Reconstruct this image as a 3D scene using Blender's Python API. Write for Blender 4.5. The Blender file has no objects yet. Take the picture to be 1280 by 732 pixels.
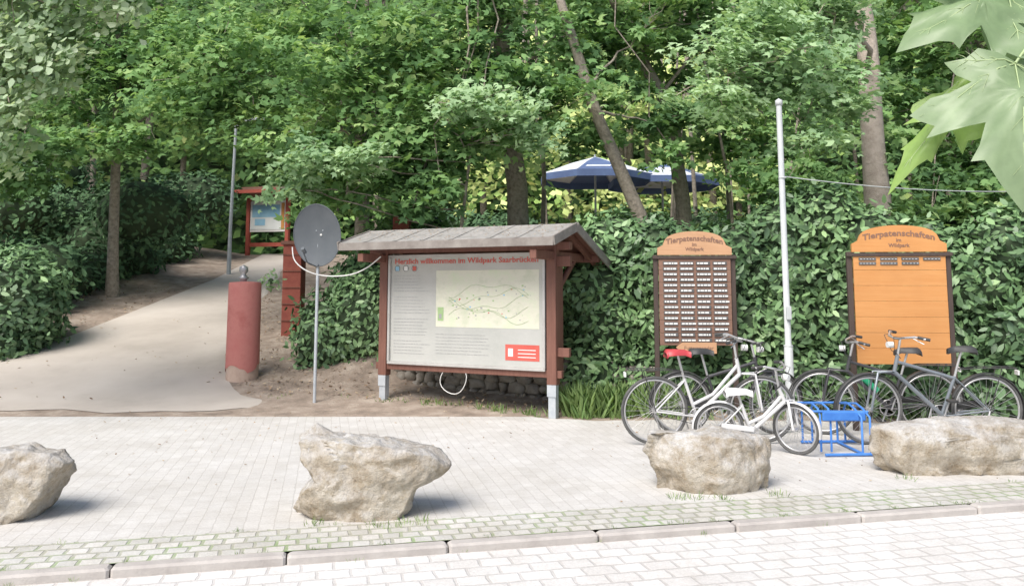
import bpy, math, random
import numpy as np
from mathutils import Vector, Matrix, noise, Euler
random.seed(7); rng=np.random.default_rng(11)
sc=bpy.context.scene
col=sc.collection
# ---------------------------------------------------------------- materials
def new_mat(name):
    m=bpy.data.materials.new(name); m.use_nodes=True
    nt=m.node_tree; nt.nodes.clear()
    out=nt.nodes.new('ShaderNodeOutputMaterial'); return m,nt,out
def N(nt,t,**k):
    n=nt.nodes.new(t)
    for a,b in k.items(): setattr(n,a,b)
    return n
def ramp(nt,fac,stops):
    r=N(nt,'ShaderNodeValToRGB'); e=r.color_ramp.elements
    while len(e)<len(stops): e.new(.5)
    for i,(p,c) in enumerate(stops):
        e[i].position=p; e[i].color=(c[0],c[1],c[2],1)
    nt.links.new(fac,r.inputs[0]); return r.outputs[0]
def noise_tex(nt,scale,detail=6,rough=.6,co=None):
    n=N(nt,'ShaderNodeTexNoise'); n.inputs['Scale'].default_value=scale
    n.inputs['Detail'].default_value=min(detail,5); n.inputs['Roughness'].default_value=rough
    if co is not None: nt.links.new(co,n.inputs['Vector'])
    return n.outputs['Fac']
def mixc(nt,fac,a,b,mode='MIX'):
    m=N(nt,'ShaderNodeMix',data_type='RGBA',blend_type=mode)
    if isinstance(fac,(int,float)): m.inputs[0].default_value=fac
    else: nt.links.new(fac,m.inputs[0])
    for v,i in((a,6),(b,7)):
        if isinstance(v,tuple): m.inputs[i].default_value=(v[0],v[1],v[2],1)
        else: nt.links.new(v,m.inputs[i])
    return m.outputs[2]
def surf(name,c1,c2,scale=6,rough=.7,bump=.2,bscale=None,metal=0,spec=.4,c3=None,dist=.01):
    m,nt,out=new_mat(name)
    co=N(nt,'ShaderNodeTexCoord').outputs['Object']
    f=noise_tex(nt,scale,8,.65,co)
    st=[(.3,c1),(.7,c2)] if c3 is None else [(.28,c1),(.5,c2),(.72,c3)]
    c=ramp(nt,f,st)
    p=N(nt,'ShaderNodeBsdfPrincipled'); nt.links.new(c,p.inputs['Base Color'])
    p.inputs['Roughness'].default_value=rough; p.inputs['Metallic'].default_value=metal
    p.inputs['Specular IOR Level'].default_value=spec
    if bump:
        b=N(nt,'ShaderNodeBump'); b.inputs['Strength'].default_value=bump; b.inputs['Distance'].default_value=dist
        nt.links.new(noise_tex(nt,bscale or scale*5,4,.7,co),b.inputs['Height'])
        nt.links.new(b.outputs[0],p.inputs['Normal'])
    nt.links.new(p.outputs[0],out.inputs[0]); return m
def wood(name,c1,c2,rough=.6,axis=2,spec=.35):
    m,nt,out=new_mat(name)
    co=N(nt,'ShaderNodeTexCoord').outputs['Object']
    mp=N(nt,'ShaderNodeMapping'); s=[22,22,22]; s[axis]=1.5; mp.inputs['Scale'].default_value=s
    nt.links.new(co,mp.inputs[0])
    f=noise_tex(nt,1.5,7,.65,mp.outputs[0]); c=ramp(nt,f,[(.3,c1),(.7,c2)])
    f2=noise_tex(nt,2.0,4,.5,co); c=mixc(nt,f2,c,(c1[0]*.8,c1[1]*.8,c1[2]*.8))
    p=N(nt,'ShaderNodeBsdfPrincipled'); nt.links.new(c,p.inputs['Base Color']); p.inputs['Roughness'].default_value=rough
    p.inputs['Specular IOR Level'].default_value=spec
    b=N(nt,'ShaderNodeBump'); b.inputs['Strength'].default_value=.3; b.inputs['Distance'].default_value=.004
    nt.links.new(f,b.inputs['Height']); nt.links.new(b.outputs[0],p.inputs['Normal'])
    nt.links.new(p.outputs[0],out.inputs[0]); return m
def leafmat(name,stops,trans=.4,tcol=(1.2,1.18,.7),rough=.45,gloss=.0):
    stops=[(p,(c[0]*.92+.035,c[1]*.92+.05,c[2]*.95+.03)) for p,c in stops]  # pales and greys every leaf tone, putting haze into the colour
    m,nt,out=new_mat(name)
    a=N(nt,'ShaderNodeAttribute',attribute_name='rnd')
    c=ramp(nt,a.outputs['Fac'],stops)
    d=N(nt,'ShaderNodeBsdfDiffuse'); nt.links.new(c,d.inputs[0]); res=d.outputs[0]
    if trans>0:
        t=N(nt,'ShaderNodeBsdfTranslucent'); tc=mixc(nt,1.0,c,tcol,'MULTIPLY'); nt.links.new(tc,t.inputs[0])
        mx=N(nt,'ShaderNodeMixShader'); mx.inputs[0].default_value=trans
        nt.links.new(res,mx.inputs[1]); nt.links.new(t.outputs[0],mx.inputs[2]); res=mx.outputs[0]
    if gloss>0:
        g=N(nt,'ShaderNodeBsdfGlossy'); g.inputs['Roughness'].default_value=rough
        m2=N(nt,'ShaderNodeMixShader'); m2.inputs[0].default_value=gloss
        nt.links.new(res,m2.inputs[1]); nt.links.new(g.outputs[0],m2.inputs[2]); res=m2.outputs[0]
    nt.links.new(res,out.inputs[0]); return m

L_MAPLE=leafmat('maple_leaf',[(0,(.07,.15,.06)),(.3,(.13,.25,.09)),(.55,(.20,.36,.13)),(.8,(.29,.46,.18)),(1,(.42,.57,.23))],.38)
L_BRIGHT=leafmat('bright_leaf',[(0,(.20,.34,.17)),(.5,(.36,.52,.29)),(1,(.50,.66,.38))],.35)
L_OAK=leafmat('oak_leaf',[(0,(.20,.30,.17)),(.5,(.36,.48,.30)),(1,(.52,.62,.43))],.4,gloss=.04)
L_FAR=leafmat('forest_leaf',[(0,(.06,.13,.05)),(.5,(.14,.27,.08)),(.85,(.32,.50,.13)),(1,(.70,.78,.30))],0)
L_HEDGE=leafmat('hedge_leaf',[(0,(.05,.11,.045)),(.5,(.13,.24,.09)),(.9,(.23,.38,.15)),(1,(.34,.50,.22))],0,gloss=.05,rough=.45)
L_DARK=leafmat('undergrowth_leaf',[(0,(.045,.10,.05)),(.6,(.09,.17,.08)),(1,(.16,.28,.12))],0)
L_LITTER=leafmat('litter',[(0,(.20,.11,.07)),(.5,(.34,.22,.15)),(1,(.54,.43,.31))],0)
L_GRASS=leafmat('grass_blade',[(0,(.18,.30,.10)),(1,(.38,.52,.20))],.3)
M_CORE=surf('shrub_shade_core',(.04,.065,.035),(.07,.11,.055),5,.95,0)  # shade between the leaves put into a dark core colour
M_BARK=surf('bark',(.17,.15,.12),(.32,.28,.23),14,.9,.8,30,dist=.03,c3=(.44,.39,.32))
M_BARK2=surf('bark_light',(.32,.27,.22),(.52,.45,.38),8,.9,.6,24,dist=.03)
M_SOIL=surf('soil',(.19,.155,.125),(.33,.265,.215),3,.95,.6,25,c3=(.48,.41,.345),dist=.03)
# ---------------------------------------------------------------- mesh builder
class MB:
    def __init__(s): s.v=[]; s.f=[]; s.m=[]; s.sm=[]; s.M=Matrix.Identity(4)
    def add(s,vs,fs,mat=0,smooth=False):
        o=len(s.v)
        s.v+=[tuple(s.M@Vector(p)) for p in vs]
        for f in fs: s.f.append(tuple(o+i for i in f)); s.m.append(mat); s.sm.append(smooth)
    def tube(s,pts,r,mat=0,seg=8,closed=False):
        pts=[Vector(p) for p in pts]; n=len(pts)
        rs=r if isinstance(r,(list,tuple)) else [r]*n
        vs=[];fs=[]; prev=None
        for i,p in enumerate(pts):
            if closed: t=(pts[(i+1)%n]-pts[i-1])
            else: t=pts[min(i+1,n-1)]-pts[max(i-1,0)]
            t.normalize()
            if prev is None:
                u=t.orthogonal().normalized()
            else:
                u=(prev-t*prev.dot(t)); u=u.normalized() if u.length>1e-6 else t.orthogonal().normalized()
            prev=u; w=t.cross(u)
            for k in range(seg):
                a=2*math.pi*k/seg; vs.append(p+(u*math.cos(a)+w*math.sin(a))*rs[i])
        m=n if closed else n-1
        for i in range(m):
            j=(i+1)%n
            for k in range(seg):
                k2=(k+1)%seg; fs.append((i*seg+k,i*seg+k2,j*seg+k2,j*seg+k))
        s.add(vs,fs,mat,True)
        if not closed:
            s.add(vs[:seg],[tuple(range(seg))[::-1]],mat); s.add(vs[-seg:],[tuple(range(seg))],mat)
    def ring(s,c,R,r,mat=0,axis='Y',n=36,seg=8,rot=None):
        pts=[]
        for i in range(n):
            a=2*math.pi*i/n; p=Vector((math.cos(a)*R,0,math.sin(a)*R))
            if axis=='Z': p=Vector((p.x,p.z,0))
            if rot is not None: p=rot@p
            pts.append(Vector(c)+p)
        s.tube(pts,r,mat,seg,True)
    def box(s,c,size,mat=0,rot=None,bev=0.0):
        hx,hy,hz=[q/2 for q in size]; b=min(bev,hx*.9,hy*.9,hz*.9)
        vs=[];fs=[]
        if b<=0:
            for z in(-hz,hz):
                for x,y in((-hx,-hy),(hx,-hy),(hx,hy),(-hx,hy)): vs.append(Vector((x,y,z)))
            fs=[(3,2,1,0),(4,5,6,7),(0,1,5,4),(1,2,6,5),(2,3,7,6),(3,0,4,7)]
        else:
            lv=[(-hz,b),(-hz+b,0),(hz-b,0),(hz,b)]
            for z,i in lv:
                x=hx-i; y=hy-i
                for q in((-x+b,-y),(x-b,-y),(x,-y+b),(x,y-b),(x-b,y),(-x+b,y),(-x,y-b),(-x,-y+b)): vs.append(Vector((q[0],q[1],z)))
            for l in range(3):
                for k in range(8):
                    k2=(k+1)%8; fs.append((l*8+k,l*8+k2,l*8+8+k2,l*8+8+k))
            fs.append(tuple(range(7,-1,-1))); fs.append(tuple(range(24,32)))
        if rot is not None: vs=[rot@v for v in vs]
        s.add([v+Vector(c) for v in vs],fs,mat)
    def prism(s,poly,y0,y1,mat=0):
        n=len(poly)
        vs=[(x,y0,z) for x,z in poly]+[(x,y1,z) for x,z in poly]
        fs=[tuple(range(n)),tuple(range(2*n-1,n-1,-1))]+[(i,n+i,n+(i+1)%n,(i+1)%n) for i in range(n)]
        s.add(vs,fs,mat)
    def finish(s,name,mats,parent=None,M=None):
        me=bpy.data.meshes.new(name); me.from_pydata(s.v,[],s.f)
        for m in mats: me.materials.append(m)
        me.polygons.foreach_set('material_index',s.m); me.polygons.foreach_set('use_smooth',s.sm)
        me.update()
        o=bpy.data.objects.new(name,me); col.objects.link(o)
        if M is not None: o.matrix_world=M
        if parent: o.parent=parent
        return o
def empty(name,loc=(0,0,0)):
    o=bpy.data.objects.new(name,None); o.location=loc; o.empty_display_size=.2; col.objects.link(o); return o
def text_mesh(txt,size,parent,mat,M,name='lettering',bend=0,align='CENTER',extr=.002,fit=None,bold=0):
    cu=bpy.data.curves.new('t','FONT'); cu.body=txt; cu.size=size; cu.align_x=align; cu.extrude=extr; cu.resolution_u=2; cu.offset=bold
    o=bpy.data.objects.new('t',cu); col.objects.link(o)
    dg=bpy.context.evaluated_depsgraph_get(); dg.update()
    me=bpy.data.meshes.new_from_object(o.evaluated_get(dg)); bpy.data.objects.remove(o)
    xs=[v.co.x for v in me.vertices]; w=max(xs)-min(xs); k=(fit/w) if fit else 1
    for v in me.vertices:
        v.co.x*=k; v.co.y-=bend*v.co.x**2
    me.materials.clear(); me.materials.append(mat)
    r=bpy.data.objects.new(name,me); col.objects.link(r)
    r.parent=parent; r.matrix_local=M@Matrix.Rotation(math.pi/2,4,'X'); return r
# ---------------------------------------------------------------- terrain
def ss(x,a,b):
    t=np.clip((x-a)/(b-a),0,1); return t*t*(3-2*t)
def hgt(x,y):
    x=np.asarray(x,float); y=np.asarray(y,float)
    def sp(t,k=.35): return k*np.log1p(np.exp(np.clip(t/k,-40,40)))
    z=.19*(sp(y-11)-sp(y-26,.8)*.75)
    z=z+ -.15*(1-ss(y,9.0,9.7))-.008
    z=z+.42*ss(y,12.0,12.9)*ss(x,-3.4,-1.4)
    z=z+.16*np.clip(-8.3-x,0,8)*ss(y,12.6,16)
    z=z+14*ss(y,34,62)
    return z
xs=np.unique(np.concatenate([np.linspace(-160,-20,15),np.linspace(-20,14,86),np.linspace(14,160,15)]))
ys=np.unique(np.concatenate([np.linspace(-60,8,12),np.linspace(8,30,67),np.linspace(30,220,45)]))
X,Y=np.meshgrid(xs,ys); Z=hgt(X,Y)
bumpy=(np.sin(X*2.1+Y*1.3)*np.sin(Y*2.7-X)*.02)*(Y>12.3)
far=((X<-9)|(X>-3))
Z=Z+bumpy*far
nx=len(xs);ny=len(ys)
V=np.stack([X.ravel(),Y.ravel(),Z.ravel()],1)
F=[(j*nx+i,j*nx+i+1,(j+1)*nx+i+1,(j+1)*nx+i) for j in range(ny-1) for i in range(nx-1)]
me=bpy.data.meshes.new('ground'); me.from_pydata(V.tolist(),[],F); me.materials.append(M_SOIL)
me.polygons.foreach_set('use_smooth',[True]*len(F))
g=bpy.data.objects.new('ground',me); col.objects.link(g)
# path
M_PATH=surf('path_surface',(.43,.385,.34),(.51,.46,.41),.7,.9,.35,90,c3=(.57,.52,.47),dist=.004)
py_=[10.0,11.0,11.6,12.4,12.9,13.4,14.8,16.4,20.4,24.5,30,40]
pl=[-16,-16,-16,-13.5,-9.6,-8.5,-8.1,-7.95,-7.6,-7.7,-8.6,-12]
pr=[-3.2,-3.3,-3.7,-4.3,-4.5,-4.65,-5.0,-5.3,-6.0,-6.5,-7.0,-9.5]
yy=np.linspace(10.0,40,200); b=MB(); vs=[];fs=[]; K=40
for jj,y in enumerate(yy):
    a=np.interp(y,py_,pl); c=np.interp(y,py_,pr)+.06*math.sin(y*3.1)
    for k in range(K):
        x=a+(c-a)*k/(K-1); y2=y
        w_=max(0,1-jj/10)
        y2=y+w_*(.75*k/(K-1)+.12*math.sin(x*1.7)+.07*math.sin(x*5.1)+random.uniform(-.03,.03)*(jj==0))
        vs.append((x,y2,max(float(hgt(x,y2))+.02-.012*w_,.006)+(.0 if 0<k<K-1 else -.03)))
for j in range(len(yy)-1):
    for k in range(K-1): fs.append((j*K+k,j*K+k+1,(j+1)*K+k+1,(j+1)*K+k))
b.add(vs,fs,0,True); b.finish('footpath',[M_PATH])
# paving
KA=math.atan(.229)
kd=Vector((math.cos(KA),math.sin(KA),0)); kn=Vector((-math.sin(KA),math.cos(KA),0)); K0=Vector((0,5.30,0))
def brickmat(name,c1,c2,mort,bw,bh,mw,rot,rough=.85,bump=.5,grass=None,offs=.5,dirt=(.8,.77,.72)):
    m,nt,out=new_mat(name)
    co=N(nt,'ShaderNodeTexCoord').outputs['Object']
    mp=N(nt,'ShaderNodeMapping'); mp.inputs['Rotation'].default_value=(0,0,rot); nt.links.new(co,mp.inputs[0])
    nzv=N(nt,'ShaderNodeTexNoise'); nzv.inputs['Scale'].default_value=9; nt.links.new(mp.outputs[0],nzv.inputs['Vector'])
    va=N(nt,'ShaderNodeVectorMath',operation='MULTIPLY_ADD'); nt.links.new(nzv.outputs['Color'],va.inputs[0])
    va.inputs[1].default_value=(bh*.2,)*3; nt.links.new(mp.outputs[0],va.inputs[2])
    br=N(nt,'ShaderNodeTexBrick'); nt.links.new(va.outputs[0],br.inputs['Vector'])
    br.inputs['Scale'].default_value=1; br.inputs['Brick Width'].default_value=bw; br.inputs['Row Height'].default_value=bh
    br.inputs['Mortar Size'].default_value=mw; br.inputs['Mortar Smooth'].default_value=.4
    br.inputs['Color1'].default_value=(*c1,1); br.inputs['Color2'].default_value=(*c2,1); br.inputs['Mortar'].default_value=(*mort,1)
    br.offset=offs
    c=br.outputs['Color']
    if grass:
        gn=noise_tex(nt,2.6,6,.75,co); gm=ramp(nt,gn,[(.46,(0,0,0)),(.62,(1,1,1))])
        mm=N(nt,'ShaderNodeMath',operation='MULTIPLY'); nt.links.new(br.outputs['Fac'],mm.inputs[0]); nt.links.new(gm,mm.inputs[1])
        c=mixc(nt,mm.outputs[0],c,grass)
    n1=noise_tex(nt,.8,8,.7,co); d=ramp(nt,n1,[(.32,dirt),(.62,(1,1,1))]); c=mixc(nt,1.0,c,d,'MULTIPLY')
    n2=noise_tex(nt,60,4,.7,co); d2=ramp(nt,n2,[(.3,(.86,.86,.86)),(.7,(1.06,1.06,1.06))]); c=mixc(nt,1.0,c,d2,'MULTIPLY')
    n3=noise_tex(nt,5,5,.7,co); d3=ramp(nt,n3,[(.3,(.90,.89,.87)),(.7,(1.03,1.03,1.03))]); c=mixc(nt,1.0,c,d3,'MULTIPLY')
    p=N(nt,'ShaderNodeBsdfPrincipled'); nt.links.new(c,p.inputs['Base Color']); p.inputs['Roughness'].default_value=rough
    p.inputs['Specular IOR Level'].default_value=.25
    ad=N(nt,'ShaderNodeMath',operation='MULTIPLY_ADD'); nt.links.new(br.outputs['Fac'],ad.inputs[0]); ad.inputs[1].default_value=-1.0
    nt.links.new(n2,ad.inputs[2])
    bp=N(nt,'ShaderNodeBump'); bp.inputs['Strength'].default_value=bump; bp.inputs['Distance'].default_value=.006
    nt.links.new(ad.outputs[0],bp.inputs['Height']); nt.links.new(bp.outputs[0],p.inputs['Normal'])
    nt.links.new(p.outputs[0],out.inputs[0]); return m
M_PAVE=brickmat('pavers',(.61,.60,.585),(.66,.65,.635),(.545,.53,.51),.20,.10,.005,-KA+math.pi/2,bump=.3,dirt=(.88,.865,.84))
M_COB=brickmat('gutter_cobbles',(.58,.58,.56),(.70,.69,.67),(.48,.48,.42),.13,.115,.014,-KA,grass=(.36,.46,.27),bump=.8)
M_STREET=brickmat('street_setts',(.68,.67,.66),(.77,.76,.75),(.60,.585,.57),.19,.14,.012,-KA,bump=.6,dirt=(.9,.885,.87))
M_KERB=surf('kerb_stone',(.38,.35,.33),(.52,.49,.46),5,.85,.4,60)
def kp(s,t,z=0):
    p=K0+kd*s+kn*t; return (p.x,p.y,z)
b=MB()
edge=[(40,10.0),(12,9.3),(8,9.3),(5.2,9.75),(3,9.95),(1.2,10.0),(.5,10.05),(-.6,10.75),(-1.7,11.15),(-2.7,11.45),(-3.3,11.3),(-5,11.1),(-8,10.95),(-16,10.9),(-40,10.7)]
ex_=[e[0] for e in edge][::-1]; ey_=[e[1] for e in edge][::-1]
vs=[];fs=[]
exs=sorted(set([-40,-16,-8,-5,8,12,40]+list(np.round(np.arange(-4,7,.12),2))))
for x in exs:
    ye=np.interp(x,ex_,ey_)+(.05*math.sin(x*4.1)+.03*math.sin(x*11) if -4<x<7 else 0)
    yk=5.30+math.tan(KA)*x+.57
    if yk>ye-.5: ye=yk+3.0
    vs+=[(x,yk,0),(x,ye,0),(x,ye,-.12)]
for i in range(len(exs)-1):
    a=i*3; fs+=[(a,a+3,a+4,a+1),(a+1,a+4,a+5,a+2)]
b.add(vs,fs,0); b.finish('plaza_pavement',[M_PAVE])
b=MB(); b.add([kp(-45,.11,.003),kp(45,.11,.003),kp(45,.60,.003),kp(-45,.60,.003)],[(0,1,2,3)],0); b.finish('cobble_gutter_strip',[M_COB])
b=MB(); s=-24.0
while s<24:
    L=.98+random.uniform(-.02,.02)
    c=K0+kd*(s+L/2)+kn*.05; c.z=-.066+random.uniform(-.004,.004)
    b.box(c,(L-.008,.105,.15),0,Matrix.Rotation(KA+random.uniform(-.003,.003),3,'Z'),.014); s+=L
b.finish('kerb',[M_KERB])
b=MB(); b.add([kp(-60,-60,-.045),kp(60,-60,-.045),kp(60,0.01,-.045),kp(-60,.01,-.045)],[(0,1,2,3)],0); b.finish('street',[M_STREET])
# ---------------------------------------------------------------- leaf clouds
T_MAPLE=np.array([(0,0,0),(.3,.06,-.06),(.55,.5,-.14),(.2,.46,-.02),(0,1,-.12),(-.2,.46,-.02),(-.55,.5,-.14),(-.3,.06,-.06)])
T_OVAL=np.array([(0,0,0),(.2,.25,-.07),(.2,.62,-.07),(0,1,-.08),(-.2,.62,-.07),(-.2,.25,-.07)])
T_OAK=np.array([(0,0,0),(.22,.3,-.05),(.36,.65,-.08),(.1,.95,-.06),(-.14,.92,-.08),(-.38,.6,-.08),(-.2,.28,-.05)])
T_QUAD=np.array([(0,0,0),(.38,.45,-.1),(0,1,-.1),(-.38,.45,-.1)])
T_BLADE=np.array([(-.03,0,0),(.03,0,0),(.02,.6,.12),(0,1,.35),(-.02,.6,.12)])
def tone(W):
    return .10*np.sin(W[:,0]*1.1+W[:,1]*.7+1)*np.sin(W[:,2]*1.3-W[:,0]*.5)+.08*np.sin(W[:,0]*2.7-W[:,2]*1.9)*np.sin(W[:,2]*2.9+W[:,1])
def leaves(name,P,Nm,S,R,T,mat,parent=None,up_axis=None):
    n=len(P); k=len(T)
    Nm=Nm/np.maximum(np.linalg.norm(Nm,axis=1,keepdims=True),1e-6)
    a=rng.normal(size=(n,3)) if up_axis is None else up_axis
    t=np.cross(Nm,a); t/=np.maximum(np.linalg.norm(t,axis=1,keepdims=True),1e-6)
    bb=np.cross(Nm,t)
    W=P[:,None,:]+S[:,None,None]*(T[None,:,0,None]*t[:,None,:]+T[None,:,1,None]*bb[:,None,:]+T[None,:,2,None]*Nm[:,None,:])
    me=bpy.data.meshes.new(name)
    me.vertices.add(n*k); me.vertices.foreach_set('co',W.astype(np.float32).ravel())
    me.loops.add(n*k); me.loops.foreach_set('vertex_index',np.arange(n*k,dtype=np.int32))
    me.polygons.add(n); me.polygons.foreach_set('loop_start',(np.arange(n)*k).astype(np.int32))
    me.polygons.foreach_set('loop_total',np.full(n,k,dtype=np.int32))
    me.update(calc_edges=True)
    at=me.attributes.new('rnd','FLOAT','POINT'); at.data.foreach_set('value',np.repeat(np.clip(R,0,1),k).astype(np.float32))
    me.materials.append(mat)
    o=bpy.data.objects.new(name,me); col.objects.link(o)
    if parent: o.parent=parent
    return o
def sprays(ells,n_spray,per,spray_r,size,bias=(0,-.4,.85),jit=.42,flat=.15,droop=.25):
    P=[];Nn=[];S=[];R=[];C=[]
    vol=np.array([e[1][0]*e[1][1]*e[1][2] for e in ells])**.75; vol/=vol.sum()
    for (c,r),w in zip(ells,vol):
        m=max(3,int(n_spray*w))
        d=rng.normal(size=(m,3)); d/=np.linalg.norm(d,axis=1,keepdims=True)
        q=rng.random(m)**.45
        cc=np.array(c)+d*q[:,None]*np.array(r)
        for j in range(m):
            k=int(per*rng.uniform(.6,1.4)); sr=spray_r*rng.uniform(.6,1.35)
            rr=sr*np.sqrt(rng.random(k)); th=rng.random(k)*2*np.pi
            el=rng.uniform(.5,1.0)
            dx=rr*np.cos(th); dy=rr*np.sin(th)*el
            ang=rng.uniform(0,np.pi); x=dx*np.cos(ang)-dy*np.sin(ang); y=dx*np.sin(ang)+dy*np.cos(ang)
            z=rng.normal(0,flat*sr,k)-droop*rr**2/sr
            tilt=rng.normal(0,.25,2)+np.array([0,.25]); z=z+x*tilt[0]+y*tilt[1]
            P.append(cc[j]+np.stack([x,y,z],1))
            nb=np.array(bias)+rng.normal(0,.2,3)
            Nn.append(nb+rng.normal(0,jit,(k,3)))
            S.append(size*rng.uniform(.55,1.25,k)); R.append(rng.normal(rng.uniform(.12,.88),.15,k))
        C.append(cc)
    P=np.concatenate(P)
    return P,np.concatenate(Nn),np.concatenate(S),np.clip(np.concatenate(R)+tone(P)*1.3,0,1),np.concatenate(C)
def limb_pts(a,b,n=6,w=.12):
    a=Vector(a);b=Vector(b); L=(b-a).length; o=[]
    for i in range(n+1):
        t=i/n; p=a.lerp(b,t)
        if 0<i<n: p+=Vector((random.uniform(-w,w),random.uniform(-w,w),random.uniform(-w,w)*.5+.25*w*math.sin(t*math.pi)))*L*.3
        o.append(p)
    return o
def tree(name,trunk,rad,ells,nsp,per,sr,size,mat,T,bark,limbs=10,twigs=50,lz=3.2,**kw):
    root=empty(name,tuple(trunk[0]))
    inv=Matrix.Translation(-Vector(trunk[0]))
    b=MB(); b.M=inv
    tp=[Vector(p) for p in trunk]; pts=[];rs=[]
    for i in range(len(tp)-1):
        for k in range(5):
            t=(i+k/5)/(len(tp)-1); pts.append(tp[i].lerp(tp[i+1],k/5)+Vector((random.uniform(-1,1),random.uniform(-1,1),0))*rad*.10)
            rs.append(rad*(1-.6*t)*random.uniform(.95,1.05)*(1.3 if t<.03 else 1))
    pts.append(tp[-1]); rs.append(rad*.38)
    b.tube(pts,rs,0,14)
    P,Nn,S,R,C=sprays(ells,nsp,per,sr,size,**kw)
    idx=rng.permutation(len(C)); mains=[]
    for i in idx[:limbs]:
        e=Vector(C[i]); js=[j for j in range(len(pts)) if pts[j].z<e.z+.3 and pts[j].z>tp[0].z+lz] or [len(pts)-1]
        j=random.choice(js[-8:]); a=pts[j]; q=limb_pts(a,e,7,.16); r0=rs[j]*.33
        b.tube(q,[max(.012,r0*(1-.85*k/7)) for k in range(8)],0,7); mains+=[(p,r0*(1-.85*k/7)) for k,p in enumerate(q)]
    for i in idx[limbs:limbs+twigs]:
        e=Vector(C[i]); a,r0=min(mains,key=lambda m:(m[0]-e).length) if mains else (pts[-1],.03)
        b.tube(limb_pts(a,e,4,.25),[max(.006,min(r0*.6,.03)*(1-.8*k/4)) for k in range(5)],0,5)
    b.finish('trunk_and_limbs',[bark],root)
    P=P-np.array(trunk[0])
    leaves('foliage',P,Nn,S,R,T,mat,root); return root
h=lambda x,y: float(hgt(x,y))
tree('oak_tree',[(-9.3,9.4,0),(-9.2,9.5,2.5),(-8.6,9.6,5),(-7.9,9.7,7.5)],.26,
  [((-6.3,9.5,5.6),(2.1,.8,1.1)),((-6.6,9.3,4.4),(1.1,.6,.8)),((-6.3,9.2,3.5),(.8,.5,.55)),((-5.6,9.3,4.3),(.5,.4,.5))],290,46,.27,.115,L_OAK,T_OAK,M_BARK2,14,90,jit=.5,flat=.3,bias=(-.3,-.9,.75))
tree('maple_tree',[(-3.1,16.2,h(-3.1,16.2)-.2),(-3.0,16.2,4),(-3.3,16,6.5),(-3.4,15.8,9)],.17,
  [((-4.5,14.9,5.9),(2.6,1.2,1.6)),((-5.9,14.4,5.0),(1.1,.8,.5)),((-3.0,13.4,3.75),(1.1,.8,.6)),((-2.4,13.2,5.2),(1.4,.8,1.3)),((-3.0,13,3.1),(.7,.5,.3)),((-3.9,13.8,4.3),(1.0,.6,.35))],290,42,.46,.155,L_MAPLE,T_MAPLE,M_BARK)
tree('maple_tree',[(.15,14.6,h(.15,14.6)-.2),(.1,14.5,3.4),(-.2,14.3,6),(-.1,14.2,9)],.24,
  [((-.6,14.0,5.8),(2.1,1.0,1.5)),((-1.6,13.4,3.9),(1.1,.8,.6)),((.6,13.0,4.9),(1.1,.6,.6)),((-.3,12.9,4.2),(1.0,.5,.45)),((-1.8,13,3.2),(.9,.5,.4))],245,42,.46,.155,L_MAPLE,T_MAPLE,M_BARK)
tree('maple_tree',[(2.35,13.6,h(2.3,13.6)-.2),(2.16,13.5,2.8),(1.42,13.5,4.6),(.84,13.5,6.6),(.6,13.4,9)],.14,
  [((2.2,14.6,6.7),(1.9,.9,1.1)),((1.9,14.2,5.3),(.9,.5,.5)),((3.0,14.2,4.7),(.9,.5,.45)),((1.3,13.9,4.4),(.5,.4,.3)),((2.6,14.0,3.95),(.5,.3,.16))],160,42,.42,.155,L_MAPLE,T_MAPLE,M_BARK,5,30,lz=3.6)
tree('maple_tree',[(3.3,15,h(3.3,15)-.2),(3.2,15,3.2),(3.05,15,4.8),(1.95,15,7.1),(1.6,15,9)],.17,
  [((3.8,15.4,6.6),(1.8,.9,1.3)),((4.4,15.2,4.6),(1.3,.7,.8)),((5.0,14.2,3.5),(1.2,.6,.6))],160,42,.46,.155,L_MAPLE,T_MAPLE,M_BARK,5,30,lz=3.6)
tree('maple_tree',[(6.05,13,h(6,13)-.2),(5.95,13,3.2),(5.85,13,6.4),(5.7,13,10)],.25,
  [((3.7,10.7,4.75),(1.35,.75,.42)),((3.0,10.6,4.15),(.85,.6,.28)),((4.3,10.7,4.25),(.75,.6,.3)),((3.6,10.9,5.3),(.9,.7,.35)),((4.6,11.3,5.7),(.8,.7,.5)),((3.9,10.7,3.6),(.6,.4,.25))],165,46,.34,.115,L_BRIGHT,T_MAPLE,M_BARK2,3,45,jit=.32,lz=4.0)
tree('maple_tree',[(9.2,15,h(9,15)-.2),(9.1,15,4),(8.8,15,9)],.25,
  [((7.9,14.2,6.2),(2.3,1.0,1.9)),((8.0,13.4,4.0),(1.9,.9,.8)),((6.9,13.8,5.4),(.6,.6,1.0)),((7.6,12.8,3.1),(1.6,.6,.5))],280,42,.44,.15,L_MAPLE,T_MAPLE,M_BARK)
tree('beech_tree',[(-8.9,18,h(-8.9,18)-.2),(-9.0,18,5),(-9.1,18,10)],.13,
  [((-9.3,17.4,6.9),(2.8,1.1,2.2)),((-10.6,16.4,4.4),(2.0,1.0,1.0)),((-7,17.5,6.6),(1.8,1.0,1.4)),((-8.6,16.8,4.6),(1.2,.7,.5))],300,40,.48,.17,L_MAPLE,T_MAPLE,M_BARK,8,40)
tree('young_maple_tree',[(-.9,13.3,h(-.9,13.3)-.2),(-.85,13.2,2.5),(-.6,12.9,4.4)],.045,
  [((-.25,12.3,4.45),(.95,.45,.30)),((.35,12.4,3.95),(.5,.35,.18)),((-2.6,12.2,3.65),(.9,.45,.28)),((-3.4,12.3,3.25),(.55,.35,.2))],62,44,.34,.125,L_BRIGHT,T_MAPLE,M_BARK,5,30,lz=1.8,jit=.35)
b=MB()
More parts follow.
